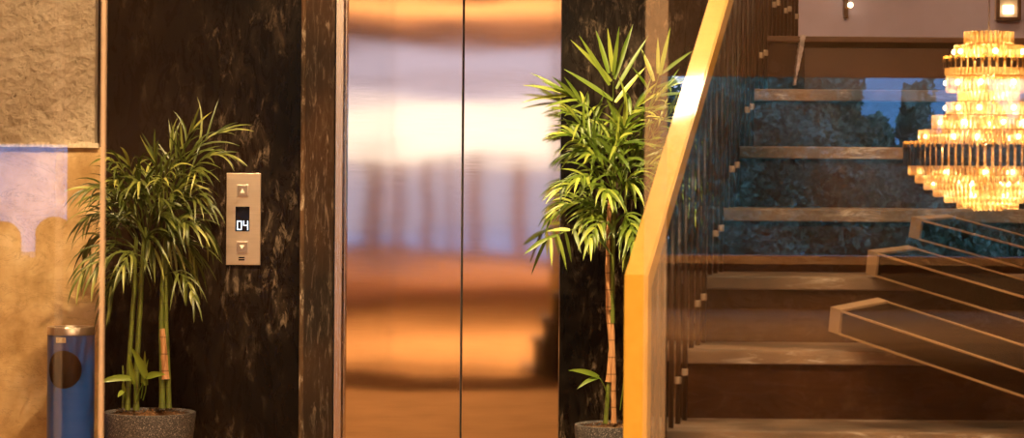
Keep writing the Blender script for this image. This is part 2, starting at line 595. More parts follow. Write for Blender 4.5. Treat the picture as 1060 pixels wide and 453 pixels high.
bm = bmesh.new()
rnd = random.Random(5)
for i in range(17000):
    core = i < 2600
    x = rnd.uniform(1.2, 7.9)
    top = 2.85 + .35 * math.sin(x * 2.3) + .2 * math.sin(x * 5.1)
    if 4.2 < x < 4.8:
        top = 1.8 + .25 * math.sin(x * 9)
    if x > 5.0:
        top = min(top, 2.1 + .4 * math.sin(x * 7))
    z = rnd.uniform(0, 1) ** .8 * top * (.96 if core else 1)
    clump = math.sin(x * 6.1 + z * 2.7) * math.sin(z * 5.3 - x * 2)
    y = -20.2 - .25 * math.sin(x * 3 + z * 4) + .28 * clump - rnd.random() * .35 - (.8 if core else 0)
    s = rnd.uniform(.12, .22) if core else rnd.uniform(.03, .07)
    a = Vector((rnd.uniform(-1, 1), rnd.uniform(-.6, .6), rnd.uniform(-1, 1))).normalized()
    b = a.cross(Vector((rnd.uniform(-.5, .5), 1, rnd.uniform(-.3, .7)))).normalized()
    c = Vector((x, y, z))
    vs = [bm.verts.new(c - a * s), bm.verts.new(c + b * s * (.9 if core else .45)), bm.verts.new(c + a * s), bm.verts.new(c - b * s * (.9 if core else .45))]
    bm.faces.new(vs)
h = obj('hedge', bm, M['hedge'])
h['kind'] = 'stuff'
h['label'] = 'dusk blue green hedge outside the window, seen as a reflection in the glass'
h['category'] = 'hedge'

def hall_chair(cx, top, label):
    y = YB + .75
    root = thing('lounge_chair', label, 'chair', (cx, y, 0), group='rounded lounge chairs in the hall')
    bm = bmesh.new()
    w = .17
    prof = [(-w, .42), (w, .42)] + [(w * math.cos(math.pi * i / 16), top - .17 + .17 * math.sin(math.pi * i / 16)) for i in range(17)]
    f = [bm.verts.new((cx + a, y - .05, b)) for a, b in prof]
    g = [bm.verts.new((cx + a, y + .05, b)) for a, b in prof]
    bm.faces.new(f)
    bm.faces.new(g[::-1])
    for i in range(len(f)):
        k = (i + 1) % len(f)
        bm.faces.new((f[i], g[i], g[k], f[k]))
    obj('backrest', bm, M['velvet'], root)
    obj('seat', boxes((cx - w, cx + w, y - .5, y - .05, .38, .48), bev=.02), M['velvet'], root)
    for sx_ in (-1, 1):
        for yy in (-.46, 0):
            bm = bmesh.new()
            add_tube(bm, [Vector((cx + sx_ * .13, y + yy, .38)), Vector((cx + sx_ * .15, y + yy, .002))], [.02, .013], 8)
            obj('leg', bm, M['dark_wood'], root)


hall_chair(-4.84, .81, 'rounded velvet lounge chair reflected in the glass at the far left edge')
hall_chair(-4.35, .86, 'rounded velvet lounge chair reflected in the glass above the blue bin')

# ------------------------------------------------------------------ lift
lift = thing('elevator', 'closed brushed stainless steel lift with two sliding door leaves', 'elevator', (0.5 * (xd0 + xd1), D_W + .1, 0))
xm = P(478, 226, D_W).x
yd = D_W + .09
p = obj('door_panel', boxes((xd0 - .02, xm - .0035, yd, yd + .03, .01, DOOR_H), bev=.002), M['steel'], lift)
p = obj('door_panel', boxes((xm + .0035, xd1 + .02, yd, yd + .03, .01, DOOR_H), bev=.002), M['steel'], lift)
obj('door_gap', boxes((xm - .02, xm + .02, yd + .032, yd + .05, .01, DOOR_H)), M['steel_dark'], lift)
obj('frame', boxes((xj1 + .001, xd0 - .014, D_W + .0, D_W + .2, 0, DOOR_H + .1), (xd0 - .010, xd0 - .002, D_W + .035, D_W + .2, 0, DOOR_H + .1),
                   (xj1 + .001, xd1 - .001, D_W + .02, D_W + .2, DOOR_H + .002, DOOR_H + .1), bev=.0025), M['steel_frame'], lift)
obj('sill', boxes((xd0, xd1 - .002, D_W + .0, D_W + .14, .001, .012)), M['steel_frame'], lift)

# ------------------------------------------------------------------ call panel
pc = P(252.2, 226.5, D_W)
SC = D_W / F
cp = thing('lift_call_panel', 'steel lift call panel with two arrow buttons and a lit 04 display', 'call panel', (pc.x, D_W, pc.z))


def PX(px):
    return pc.x + (px - 252.2) * SC


def PZ(py):
    return pc.z - (py - 226.5) * SC


yp = D_W
obj('faceplate', boxes((PX(234.6), PX(270), yp - .014, yp + .002, PZ(274), PZ(179)), bev=.002), M['plate'], cp)
scr = obj('display', boxes((PX(244), PX(258.7), yp - .0155, yp - .013, PZ(239.2), PZ(213.6)), bev=.0006), M['screen'], cp)


def seven(bm, x0, x1, z0, z1, segs, t, y):
    zm = (z0 + z1) / 2
    rects = {'a': (x0, x1, z1 - t, z1), 'd': (x0, x1, z0, z0 + t), 'g': (x0, x1, zm - t / 2, zm + t / 2),
             'f': (x0, x0 + t, zm, z1), 'b': (x1 - t, x1, zm, z1), 'e': (x0, x0 + t, z0, zm), 'c': (x1 - t, x1, z0, zm)}
    for s in segs:
        a, b, c, d = rects[s]
        add_box(bm, a, b, y - .001, y, c, d)


for (a, b, sg) in ((245.7, 250.8, 'abcdef'), (252.2, 257.4, 'fgbc')):
    bm = bmesh.new()
    seven(bm, PX(a), PX(b), PZ(237.8), PZ(228.2), sg, 1.05 * SC, yp - .0154)
    obj('digit', bm, M['digit'], scr)
for (y0, y1, up) in ((191.6, 202.8, True), (250.2, 261.2, False)):
    bm = bmesh.new()
    ax0, ax1 = PX(246.2), PX(256.4)
    z0, z1 = PZ(y1), PZ(y0)
    fr = obj('button_rim', boxes((ax0 - .004, ax1 + .004, yp - .0165, yp - .012, z0 - .004, z1 + .004), bev=.001), M['chrome'], cp)
    bt = obj('button', boxes((ax0, ax1, yp - .022, yp - .0145, z0, z1), bev=.0015), M['button'], cp)
    cx, cz = (ax0 + ax1) / 2, (z0 + z1) / 2
    t = .0095 * (1 if up else -1)
    for yy in (0,):
        vs = [bm.verts.new((cx - .0105, yp - .0225, cz - t)), bm.verts.new((cx + .0105, yp - .0225, cz - t)), bm.verts.new((cx, yp - .0225, cz + t))]
        f = bm.faces.new(vs)
        r = bmesh.ops.extrude_face_region(bm, geom=[f])
        for v in r['geom']:
            if isinstance(v, bmesh.types.BMVert):
                v.co.y += .0012
    obj('arrow', bm, M['arrow'], bt)
obj('slot', boxes((PX(247.7), PX(253.8), yp - .0148, yp - .013, PZ(267.1), PZ(265.6)), (PX(247.7), PX(253.8), yp - .0148, yp - .013, PZ(269.3), PZ(267.9))), M['screen'], cp)

# ------------------------------------------------------------------ bin
D_B = 10.62
bc = P(73.2, 400, D_B)
R_B = 24.2 / F * D_B
zt = P(73, 338, D_B).z
bn = thing('pedal_free_bin', 'tall blue cylindrical waste bin with steel rim and round opening', 'bin', (bc.x, D_B, 0))
bn.name = 'waste_bin'
oz = P(69, 380.5, D_B).z
orad = 19.5 / F * D_B
oang = math.radians(-90) + math.asin((P(69.5, 380, D_B).x - bc.x) / R_B)
bm = bmesh.new()
nt_, nz_ = 120, 130
zb, ztop = .0, zt - .028
G = {}
for i in range(nt_):
    th = 2 * math.pi * i / nt_
    for j in range(nz_ + 1):
        z = zb + (ztop - zb) * j / nz_
        # unrolled position relative to the opening
        da = (th - oang + math.pi) % (2 * math.pi) - math.pi
        u, v = da * R_B, z - oz
        t2 = th
        r_ = math.hypot(u, v)
        if abs(r_ - orad) < .0058 and r_ > 0:
            k = orad / r_
            u, v = u * k, v * k
            t2 = oang + u / R_B
            z = oz + v
            r_ = orad
        G[i, j] = (bm.verts.new((bc.x + R_B * math.cos(t2), D_B + R_B * math.sin(t2), z)), r_ <= orad + 1e-6, r_)
for i in range(nt_):
    for j in range(nz_):
        q = [G[i, j], G[(i + 1) % nt_, j], G[(i + 1) % nt_, j + 1], G[i, j + 1]]
        if all(a[1] for a in q):
            continue
        bm.faces.new([a[0] for a in q]).smooth = True
for v in [v for v in bm.verts if not v.link_faces]:
    bm.verts.remove(v)
obj('body', bm, M['blue'], bn)
bm = bmesh.new()
add_lathe(bm, [(R_B * .93, .01), (R_B * .93, ztop + .01)], 48, Vector((bc.x, D_B, 0)))
bmesh.ops.delete(bm, geom=[f for f in bm.faces if (f.calc_center_median() - Vector((bc.x, D_B, 0))).dot(Vector((math.cos(oang), math.sin(oang), 0))) > R_B * .1], context='FACES')
obj('liner', bm, M['liner'], bn)
bm = bmesh.new()
add_lathe(bm, [(R_B * .72, zt - .004), (R_B * .74, zt + .002), (R_B * 1.0, zt + .002), (R_B * 1.035, zt - .003), (R_B * 1.035, zt - .030), (R_B * .98, zt - .032), (R_B * .72, zt - .02)], 64, Vector((bc.x, D_B, 0)), closed=True)
r = obj('rim', bm, M['chrome'], bn)
r['label'] = 'polished steel rim'
# small label under the rim, bent round the body
bm = bmesh.new()
th0, th1 = [math.radians(-90) + math.asin((P(px, 352, D_B).x - bc.x) / R_B) for px in (62, 72.5)]
z0, z1 = P(67, 353, D_B).z, P(67, 347.5, D_B).z
prev = None
for i in range(7):
    th = th0 + (th1 - th0) * i / 6
    d = Vector((math.cos(th), math.sin(th), 0)) * (R_B + .0012)
    cur = [bm.verts.new((bc.x + d.x, D_B + d.y, z)) for z in (z0, z1)]
    if prev:
        bm.faces.new((prev[0], cur[0], cur[1], prev[1]))
    prev = cur
obj('sticker', bm, M['paper'], bn)


# ------------------------------------------------------------------ palms
def bez(a, b, c, t):
    return a * (1 - t) ** 2 + b * 2 * t * (1 - t) + c * t * t


def add_leaf(bm, o, d, up, L, W, droop, nseg=6, fold=.35, curl=0.0):
    """a folded strap leaflet bending down along its length"""
    side = d.cross(up)
    if side.length < 1e-4:
        side = d.cross(Vector((0.3, 1, 0)))
    side.normalize()
    p = o.copy()
    dirn = d.normalized()
    prev = None
    for i in range(nseg + 1):
        t = i / nseg
        w = W * (math.sin(math.pi * min(1, (t * .88 + .12)) ** .8) ** .8) * .5
        if i == nseg:
            w = W * .02
        nrm = side.cross(dirn).normalized()
        l = bm.verts.new(p - side * w + nrm * w * fold)
        m = bm.verts.new(p)
        r = bm.verts.new(p + side * w + nrm * w * fold)
        if prev:
            bm.faces.new((prev[0], prev[1], m, l)).smooth = True
            bm.faces.new((prev[1], prev[2], r, m)).smooth = True
        prev = (l, m, r)
        p = p + dirn * (L / nseg)
        dirn = (dirn + Vector((0, 0, -1)) * droop / nseg + side * curl / nseg).normalized()


def make_frond(name, parent, mat, a, b, c, n, L, W, droop, rnd, spread=.9, r0=.0032, start=.22, roll=0.0, endleaf=True, jit=.3):
    bm = bmesh.new()
    pts = [bez(a, b, c, i / 12) for i in range(13)]
    add_tube(bm, pts, [r0 * (1 - .75 * i / 12) for i in range(13)], 6)
    for i in range(n):
        t = start + (1 - start) * (i + .5) / n
        o = bez(a, b, c, t)
        tan = (bez(a, b, c, min(1, t + .02)) - bez(a, b, c, t - .02)).normalized()
        up = Vector((rnd.uniform(-.25, .25) + roll, -.75, .75))
        side = tan.cross(up).normalized()
        for sgn in (-1, 1):
            ang = spread * (1.05 - .45 * t) * rnd.uniform(.8, 1.15)
            d = tan * math.cos(ang) + side * sgn * math.sin(ang) + Vector((rnd.uniform(-.3, .3) * jit, rnd.uniform(-.45, .25) * (.5 + jit * .5), rnd.uniform(-.15, .4) * (.4 + jit * .6)))
            l = L * (math.sin(math.pi * (.18 + .72 * t)) ** .6) * rnd.uniform(1 - .35 * jit, 1.15)
            add_leaf(bm, o, d.normalized(), up, l, W * rnd.uniform(.75, 1.2), droop * rnd.uniform(.6, 1.4), curl=rnd.uniform(-.5, .5) * (.5 + jit))
    if endleaf:
        tan = (c - bez(a, b, c, .94)).normalized()
        for s in (-.22, .22):
            d = (tan + Vector((s, 0, 0))).normalized()
            add_leaf(bm, c, d, Vector((0, -.8, .6)), L * .72, W, droop * .7)
    # keep clear of the wall behind
    for v in bm.verts:
        if v.co.y > D_W - .075:
            v.co.y = D_W - .075 - .02 * rnd.random()
    return obj(name, bm, mat, parent, sharp=80)


def make_pot(parent, cx, cy, R, zr):
    bm = bmesh.new()
    t = .024
    add_lathe(bm, [(0, 0), (R * .78, 0), (R * .80, .006), (R * .93, zr * .55), (R, zr - .012), (R * .995, zr), (R - t * .3, zr + .002), (R - t, zr - .006), (R - t * 1.2, zr - .035), (R * .8, zr - .05), (0, zr - .05)], 72, Vector((cx, cy, 0)))
    obj('pot', bm, M['terrazzo'], parent)
    bm = bmesh.new()
    rnd = random.Random(int(cx * 100))
    rings = 9
    prof = [(R - t * 1.15) * (1 - i / rings) for i in range(rings)] + [0]
    add_lathe(bm, [(max(r, 0), zr - .022 + (.02 * (1 - r / R)) + rnd.uniform(-.004, .004)) for r in prof], 40, Vector((cx, cy, 0)))
    for v in bm.verts:
        v.co.z += rnd.uniform(-.006, .006)
    for i in range(60):
        a = rnd.uniform(0, 6.28)
        r = (R - t * 1.5) * math.sqrt(rnd.random())
        p = Vector((cx + r * math.cos(a), cy + r * math.sin(a), zr - .012 + .01 * (1 - r / R)))
        d = Vector((rnd.uniform(-1, 1), rnd.uniform(-1, 1), rnd.uniform(-.1, .5))).normalized() * rnd.uniform(.015, .045)
        add_tube(bm, [p, p + d * .5 + Vector((0, 0, .006)), p + d], .0012, 4)
    s = obj('soil', bm, M['soil'], parent)
    s['label'] = 'brown fibrous soil'


def cane(parent, pts, r, mat, name='stem'):
    bm = bmesh.new()
    n = len(pts)
    dense = []
    for i in range(n - 1):
        for k in range(6):
            dense.append(pts[i].lerp(pts[i + 1], k / 6))
    dense.append(pts[-1])
    add_tube(bm, dense, [r * (1.0 - .35 * i / len(dense)) * (1.14 if i % 5 == 0 else 1) for i in range(len(dense))], 9)
    return obj(name, bm, mat, parent)


def Pd(p, D, dd=0):
    return P(p[0], p[1], D + dd)


# --- left palm
D_P = 10.62
lp = thing('potted_palm', 'bushy potted palm with long drooping narrow leaves beside the blue bin', 'potted plant', (P(155, 425, D_P).x, D_P, 0), group='potted palms beside the lift')
pr = P(155, 426, D_P)
make_pot(lp, pr.x, D_P, 47.5 / F * D_P, pr.z)
for (pts, r, mt) in (
    (((132, 424), (134, 370), (139, 300), (141, 245)), .0115, 'cane_green'),
    (((141, 424), (142, 370), (146, 300), (150, 235)), .0125, 'cane_green'),
    (((168, 422), (168, 385), (167, 330), (170, 265), (178, 200)), .0135, 'cane_green'),
    (((175, 422), (174, 385), (172, 335), (172, 270), (174, 215)), .011, 'cane_green'),
    (((127, 422), (128, 398), (127, 378)), .005, 'cane_green'),
):
    cane(lp, [Pd(q, D_P, -.05) for q in pts], r, M[mt])
cane(lp, [Pd(q, D_P, -.056) for q in ((171.5, 392), (170, 365), (168, 340))], .0168, M['cane_brown'], 'sheath')['label'] = 'pinkish brown dry sheath'
rnd = random.Random(21)
left_fronds = [
    ((178, 215), (190, 152), (226, 138), 6, .20, .0135, .9), ((178, 212), (200, 160), (226, 160), 6, .19, .013, 1.3),
    ((176, 210), (184, 160), (198, 136), 6, .17, .0125, .5), ((172, 215), (176, 165), (178, 148), 5, .15, .012, .3),
    ((168, 215), (163, 175), (160, 162), 5, .15, .012, .5),
    ((145, 230), (136, 182), (118, 168), 6, .21, .016, 1.5), ((142, 245), (122, 190), (94, 196), 7, .19, .0145, 1.7),
    ((141, 250), (114, 206), (90, 226), 7, .18, .0125, 1.7), ((141, 258), (110, 228), (92, 254), 7, .20, .017, 1.8),
    ((142, 264), (116, 252), (100, 280), 6, .19, .0155, 1.9), ((144, 272), (124, 268), (110, 296), 6, .17, .014, 1.9),
    ((150, 245), (144, 190), (134, 172), 6, .20, .017, 1.4), ((152, 245), (153, 200), (151, 182), 6, .19, .0145, 1.2),
    ((150, 258), (140, 212), (124, 226), 7, .20, .016, 1.8), ((158, 252), (166, 206), (184, 196), 6, .21, .0155, 1.7),
    ((172, 235), (192, 194), (210, 206), 7, .20, .0155, 1.8), ((172, 248), (200, 216), (214, 240), 7, .20, .0155, 1.9),
    ((170, 258), (192, 240), (202, 268), 7, .19, .0145, 1.9), ((170, 266), (184, 256), (192, 284), 6, .17, .0135, 1.9),
    ((160, 262), (168, 228), (178, 250), 6, .20, .0155, 1.9), ((150, 268), (149, 230), (158, 256), 6, .20, .0165, 1.9),
    ((146, 276), (136, 250), (128, 274), 6, .18, .015, 1.9), ((168, 280), (176, 262), (174, 290), 5, .15, .0135, 1.9),
    ((144, 286), (150, 266), (146, 290), 5, .15, .0135, 1.9), ((160, 240), (169, 192), (168, 186), 6, .19, .0145, 1.2),
    ((146, 254), (124, 218), (110, 222), 7, .19, .0155, 1.8), ((172, 230), (194, 176), (204, 178), 7, .18, .014, 1.5),
    ((154, 240), (160, 196), (176, 176), 6, .20, .0145, 1.5), ((148, 240), (130, 200), (122, 190), 6, .20, .016, 1.7),
    ((158, 232), (150, 186), (144, 188), 6, .20, .0155, 1.8), ((150, 250), (160, 214), (172, 226), 6, .20, .017, 1.9),
    ((146, 240), (128, 206), (106, 204), 6, .20, .015, 1.9), ((166, 250), (180, 224), (196, 232), 6, .20, .0165, 1.9),
    ((143, 285), (122, 272), (108, 312), 5, .17, .016, 1.9), ((170, 285), (188, 272), (200, 306), 5, .16, .015, 1.9),
    ((145, 260), (112, 238), (86, 282), 6, .19, .0155, 1.9),
]
for (a, b, c, n, L, W, dr) in left_fronds:
    da, dc = rnd.uniform(-.10, .02), rnd.uniform(-.30, .16)
    make_frond('frond', lp, M['leafA'], Pd(a, D_P, -.05), Pd(b, D_P, (da + dc) / 2), Pd(c, D_P, dc), n, L * 1.08, W * .74, dr * 1.1, rnd, spread=.62, jit=1.0)
# young shoots at the foot
for (a, b, c, L, W) in (((141, 414), (152, 378), (166, 386), .10, .028), ((140, 414), (142, 378), (116, 392), .15, .028), ((148, 414), (158, 388), (140, 362), .15, .032), ((146, 412), (152, 380), (150, 366), .11, .012), ((130, 412), (128, 398), (123, 410), .05, .02)):
    bm = bmesh.new()
    A, B, C_ = Pd(a, D_P, -.07), Pd(b, D_P, -.10), Pd(c, D_P, -.13)
    add_tube(bm, [bez(A, B, C_, t / 6) for t in range(4)], .0025, 5)
    m0 = bez(A, B, C_, .45)
    add_leaf(bm, m0, ((C_ - m0) + Vector((0, 0, .01))).normalized(), Vector((0, -.9, .3)), L, W, .6)
    add_leaf(bm, bez(A, B, C_, .3), Vector((rnd.uniform(-.3, .3), -.2, 1)), Vector((0, -1, .2)), L * .9, W * .8, .3)
    obj('shoot', bm, M['leafB'], lp, sharp=80)

# --- right palm
rp = thing('potted_palm', 'upright potted palm with bright broad fan leaves behind the brass handrail', 'potted plant', (P(637, 440, D_P).x, D_P, 0), group='potted palms beside the lift')
pr = P(637, 439, D_P)
make_pot(rp, pr.x, D_P, 42.5 / F * D_P, pr.z)
for (pts, r, mt) in (
    (((627, 438), (629, 410), (631, 380)), .0105, 'cane_green'),
    (((630, 395), (633, 360), (629, 318)), .0125, 'cane_brown'),
    (((630, 320), (629, 270), (631, 200)), .0118, 'cane_brown'),
    (((635.5, 438), (635, 380), (634, 330)), .0115, 'cane_brown'),
    (((634, 334), (634, 280), (636, 215), (636, 150)), .0098, 'cane_green'),
    (((650, 436), (650, 330), (647, 250), (648, 180)), .007, 'cane_green'),
):
    cane(rp, [Pd(q, D_P, -.05) for q in pts], r, M[mt])
rnd = random.Random(4)
right_fronds = [
    # base, ctrl, tip, n, L, W, droop, spread
    ((630, 175), (606, 130), (588, 116), 6, .16, .020, .8, .75),
    ((630, 185), (604, 142), (590, 140), 6, .15, .020, .9, .8),
    ((632, 175), (640, 130), (660, 110), 6, .19, .020, .6, .75),
    ((630, 180), (616, 130), (606, 112), 6, .18, .020, .8, .8),
    ((634, 205), (606, 182), (582, 194), 6, .14, .0175, .9, .75),
    ((634, 222), (606, 204), (584, 212), 6, .14, .0165, 1.0, .75),
    ((640, 170), (672, 104), (694, 90), 6, .17, .016, .4, .75),
    ((642, 185), (680, 128), (700, 112), 7, .15, .013, .6, .8),
    ((642, 200), (672, 160), (686, 172), 7, .16, .017, 1.0, .8),
    ((640, 215), (660, 190), (670, 226), 6, .17, .018, 1.4, .8),
    ((640, 225), (652, 214), (656, 250), 6, .16, .020, 1.6, .8),
    ((638, 220), (630, 196), (622, 228), 6, .16, .019, 1.6, .8),
    ((636, 205), (634, 160), (640, 146), 6, .18, .020, 1.0, .9),
    ((636, 200), (620, 160), (612, 160), 6, .17, .020, 1.2, .9),
    ((638, 200), (652, 156), (660, 152), 6, .17, .020, 1.2, .9),
    ((634, 195), (612, 176), (600, 184), 6, .16, .019, 1.2, .9),
    ((640, 215), (646, 176), (654, 190), 6, .17, .020, 1.4, .9),
    ((636, 215), (626, 186), (628, 200), 6, .17, .020, 1.5, .9),
    ((642, 235), (660, 226), (660, 270), 6, .14, .017, 1.7, .9),
    ((634, 190), (622, 146), (620, 136), 6, .18, .020, .9, .9),
    ((640, 195), (650, 146), (646, 130), 6, .18, .020, .8, .9),
    ((634, 230), (618, 208), (606, 222), 6, .15, .018, 1.5, .9),
    ((648, 195), (690, 148), (720, 178), 8, .14, .018, 1.0, .9),
    ((648, 205), (694, 172), (716, 214), 8, .14, .018, 1.1, .9),
]


def leaf_fan(parent, mat, rachis, leaves, dd, W, droop=.12):
    bm = bmesh.new()
    R = [Pd(q, D_P, dd * (k + 1) / len(rachis)) for k, q in enumerate(rachis)]
    pts = []
    for k in range(len(R) - 1):
        for q in range(4):
            pts.append(R[k].lerp(R[k + 1], q / 4))
    pts.append(R[-1])
    add_tube(bm, pts, [.0036 * (1 - .6 * k / len(pts)) for k in range(len(pts))], 6)
    for (b, t) in leaves:
        B = Pd(b, D_P, dd)
        T_ = Pd(t, D_P, dd + rnd.uniform(-.06, .05))
        d = T_ - B
        L = d.length * 1.02
        d = d.normalized() + Vector((0, 0, droop * .5))
        add_leaf(bm, B, d.normalized(), Vector((rnd.uniform(-.35, .35), -.85, .45)), L, W * rnd.uniform(.85, 1.15), droop, nseg=8, fold=.3)
    return obj('frond', bm, mat, parent, sharp=80)


leaf_fan(rp, M['leafB'], ((634, 190), (634, 130), (635, 84)),
         (((633, 84), (591, 42)), ((631, 88), (600, 38)), ((630, 76), (617, 32)), ((634, 74), (629, 30)), ((635, 78), (641, 28)), ((636, 82), (655, 26)),
          ((638, 92), (671, 38)), ((634, 104), (584, 72)), ((637, 106), (668, 70))), -.12, .0195)
leaf_fan(rp, M['leafB'], ((646, 190), (668, 125), (682, 78)),
         (((681, 76), (681, 39)), ((683, 78), (694, 29)), ((684, 77), (717, 53)), ((677, 84), (664, 51)), ((680, 90), (716, 80)), ((676, 100), (714, 96)), ((674, 96), (655, 70)),
          ((670, 112), (712, 112)), ((668, 120), (712, 130))), -.10, .017)
leaf_fan(rp, M['leafB'], ((634, 258), (620, 240), (603, 235), (586, 239), (570, 246), (545, 262)),
         (((566, 247), (551, 284)), ((570, 246), (571, 275)), ((577, 243), (586, 279)), ((585, 240), (591, 271)), ((594, 237), (601, 262)), ((603, 235), (609, 263)), ((611, 236), (633, 266)),
          ((590, 238), (566, 240)), ((577, 243), (556, 254)), ((566, 247), (543, 264))), -.16, .0165, .35)
leaf_fan(rp, M['leafB'], ((632, 150), (612, 112), (586, 97)),
         (((586, 97), (541, 89)), ((588, 98), (549, 76)), ((592, 100), (560, 84)), ((590, 99), (541, 107)), ((596, 102), (572, 80)), ((602, 106), (584, 80)), ((604, 108), (578, 118)), ((598, 103), (564, 112))), -.14, .0165, .3)

right_fronds += [
    ((634, 240), (622, 214), (612, 246), 6, .15, .02, 1.7, .8), ((638, 245), (650, 226), (654, 268), 6, .15, .02, 1.7, .8),
    ((646, 240), (658, 214), (666, 256), 6, .14, .02, 1.6, .8), ((632, 215), (600, 196), (574, 222), 7, .13, .018, 1.2, .8),
    ((634, 180), (612, 150), (590, 160), 7, .15, .021, 1.2, .8), ((642, 190), (668, 150), (680, 150), 7, .16, .021, 1.0, .8),
    ((648, 200), (698, 160), (734, 200), 9, .12, .018, 1.0, .9), ((648, 190), (690, 130), (722, 150), 8, .13, .017, .9, .85),
    ((636, 190), (626, 150), (636, 132), 6, .17, .021, 1.0, .8),
]
for (a, b, c, n, L, W, dr, sp) in right_fronds:
    da, dc = rnd.uniform(-.10, .02), rnd.uniform(-.30, .12)
    make_frond('frond', rp, M['leafB'], Pd(a, D_P, -.05), Pd(b, D_P, (da + dc) / 2), Pd(c, D_P, dc), n, L * 1.04, W * .70, dr * 1.15, rnd, spread=sp, jit=.75)
for (a, b, c, L, W) in (((630, 422), (628, 380), (600, 386), .14, .024), ((642, 424), (648, 378), (651, 362), .09, .016)):
    bm = bmesh.new()
    A, B, C_ = Pd(a, D_P, -.07), Pd(b, D_P, -.10), Pd(c, D_P, -.13)
    add_tube(bm, [bez(A, B, C_, t / 8) for t in range(6)], .0025, 5)
    m0 = bez(A, B, C_, .55)
    add_leaf(bm, m0, (C_ - m0) + Vector((0, 0, .02)), Vector((0, -.9, .5)), L, W, .5)
    add_leaf(bm, m0, (C_ - m0) + Vector((0.02, 0, -.03)), Vector((0, -.9, .5)), L * .8, W * .8, .7)
    obj('shoot', bm, M['leafB'], rp, sharp=80)

# ------------------------------------------------------------------ stairs
R_S, G_S, D0, Z0 = .17, .29, 6.0, .72
X_R = 2.6


def rail_x(d):
    return .276 + .067 * (d - 5.6) / .29


stairs = thing('staircase', 'grey marble staircase rising behind the glass on the right', 'stairs', (1.4, 6, 0))
for k in range(-4, 7):
    yf, yb = D0 + G_S * k, D0 + G_S * (k + 1)
    zt_ = Z0 + R_S * k
    xl = rail_x(yf) - .045
    last = k == 6
    if last:
        yb = 8.96
    bm = boxes((xl, X_R, yf - .025, yb + (.0 if last else .02), zt_ - (.018 if last else .034), zt_), bev=.004)
    obj('tread', bm, M['brown_panel'] if last else M['tread'], stairs)
    bm = boxes((P(833, 57, yf).x if last else xl + .02, X_R - .005, yf, yb + (.0 if last else .001), 0.002, zt_ - .034))
    obj('riser', bm, M['riser'] if not last else M['brown_panel'], stairs)
    if last:
        obj('stringer', boxes((xl + .01, P(833, 57, yf).x, yf + .002, yb, .002, zt_ - .02)), M['riser'], stairs)

# end wall above the landing and its ragged edge
xw = P(821, 20, 9.0).x
struct('wall_landing', boxes((xw, 6, 9.0, 9.25, 0, CEIL)), M['lilac'], 'lilac plaster wall above the landing of the stairs', 'wall')
bm = bmesh.new()
rnd = random.Random(2)
YE = 7.70
za, zb_ = P(830, 36, YE).z, P(823, 88, YE).z
for i in range(60):
    q = i / 60
    z = zb_ + (za - zb_) * q
    w = (.002 + .006 * q + rnd.uniform(-.0015, .0015))
    x = P(823 + 8.5 * q, 60, YE).x
    add_box(bm, x - w, x + w, YE - rnd.random() * .008, YE + .12, z, z + (za - zb_) / 59)
struct('trim_6', bm, M['plaster_edge'], 'chipped white plaster edge at the left end of the top step', 'plaster edge')

# ------------------------------------------------------------------ balustrade
bal = thing('balustrade', 'polished brass handrail and newel with thin dark balusters up the stairs', 'handrail', (rail_x(5.6), 5.6, 0))
N1 = P(660.5, 291, 5.6)
sl = .17 / .29
end_d = 8.55


def bar(bm, ring_list):
    rings = [[bm.verts.new(p) for p in r] for r in ring_list]
    for i in range(len(rings) - 1):
        for k in range(4):
            bm.faces.new((rings[i][k], rings[i][(k + 1) % 4], rings[i + 1][(k + 1) % 4], rings[i + 1][k]))
    bm.faces.new(rings[0][::-1])
    bm.faces.new(rings[-1])


aw = .0262
T = Vector((.067, .29, .17))
ypar = Vector((T.x, T.y, 0)).normalized()
xpar = Vector((ypar.y, -ypar.x, 0))
up = Vector((0, 0, 1))
t1 = Vector((math.hypot(T.x, T.y), T.z)).normalized()
n1 = Vector((-t1.y, t1.x))
mit = (Vector((-1, 0)) + n1) / (1 + Vector((-1, 0)).dot(n1))


def ring(c, off):
    """square ring: off = (along ypar, up) of the front/top side; the other side is mirrored"""
    o = ypar * off[0] + up * off[1]
    return [c - xpar * aw + o * aw, c + xpar * aw + o * aw, c + xpar * aw - o * aw, c - xpar * aw - o * aw]


base = Vector((N1.x, N1.y, .003))
bm = bmesh.new()
bar(bm, [ring(base, (-1, 0)), ring(N1, (mit.x, mit.y))])
bmesh.ops.bevel(bm, geom=[e for e in bm.edges if abs((e.verts[0].co - e.verts[1].co).normalized().z) > .8], offset=.004, segments=2, affect='EDGES')
obj('newel_post', bm, M['brass'], bal)
N2 = N1 + T * ((end_d - 5.6) / .29)
bm = bmesh.new()
bar(bm, [ring(N1, (mit.x, mit.y)), ring(N2, (n1.x, n1.y))])
bmesh.ops.bevel(bm, geom=[e for e in bm.edges if (e.verts[0].co - e.verts[1].co).length > 1], offset=.004, segments=2, affect='EDGES')
obj('handrail', bm, M['brass'], bal)
kk = 0
for k in range(-1, 9):
    for j, fy in enumerate((.045, .142, .239)):
        d = D0 + G_S * k + fy
        if d > end_d or d < 5.62 + .03:
            continue
        x = N1.x + T.x * (d - 5.6) / .29
        zf = Z0 + R_S * min(k, 6)
        zt2 = N1.z + sl * (d - 5.6) - .015
        bm = bmesh.new()
        add_tube(bm, [Vector((x, d, zf)), Vector((x, d, zt2))], .0066, 10)
        b = obj('baluster', bm, M['rod'], bal)
        if j != 0 and k >= 0:
            bm = bmesh.new()
            zc = zf + .105 + .012 * (j - 1)
            add_lathe(bm, [(.0067, -.009), (.0082, -.007), (.0082, .007), (.0067, .009)], 12, Vector((x, d, zc)))
            c = obj('collar', bm, M['collar'], b)
            c['label'] = 'small dull metal collar'

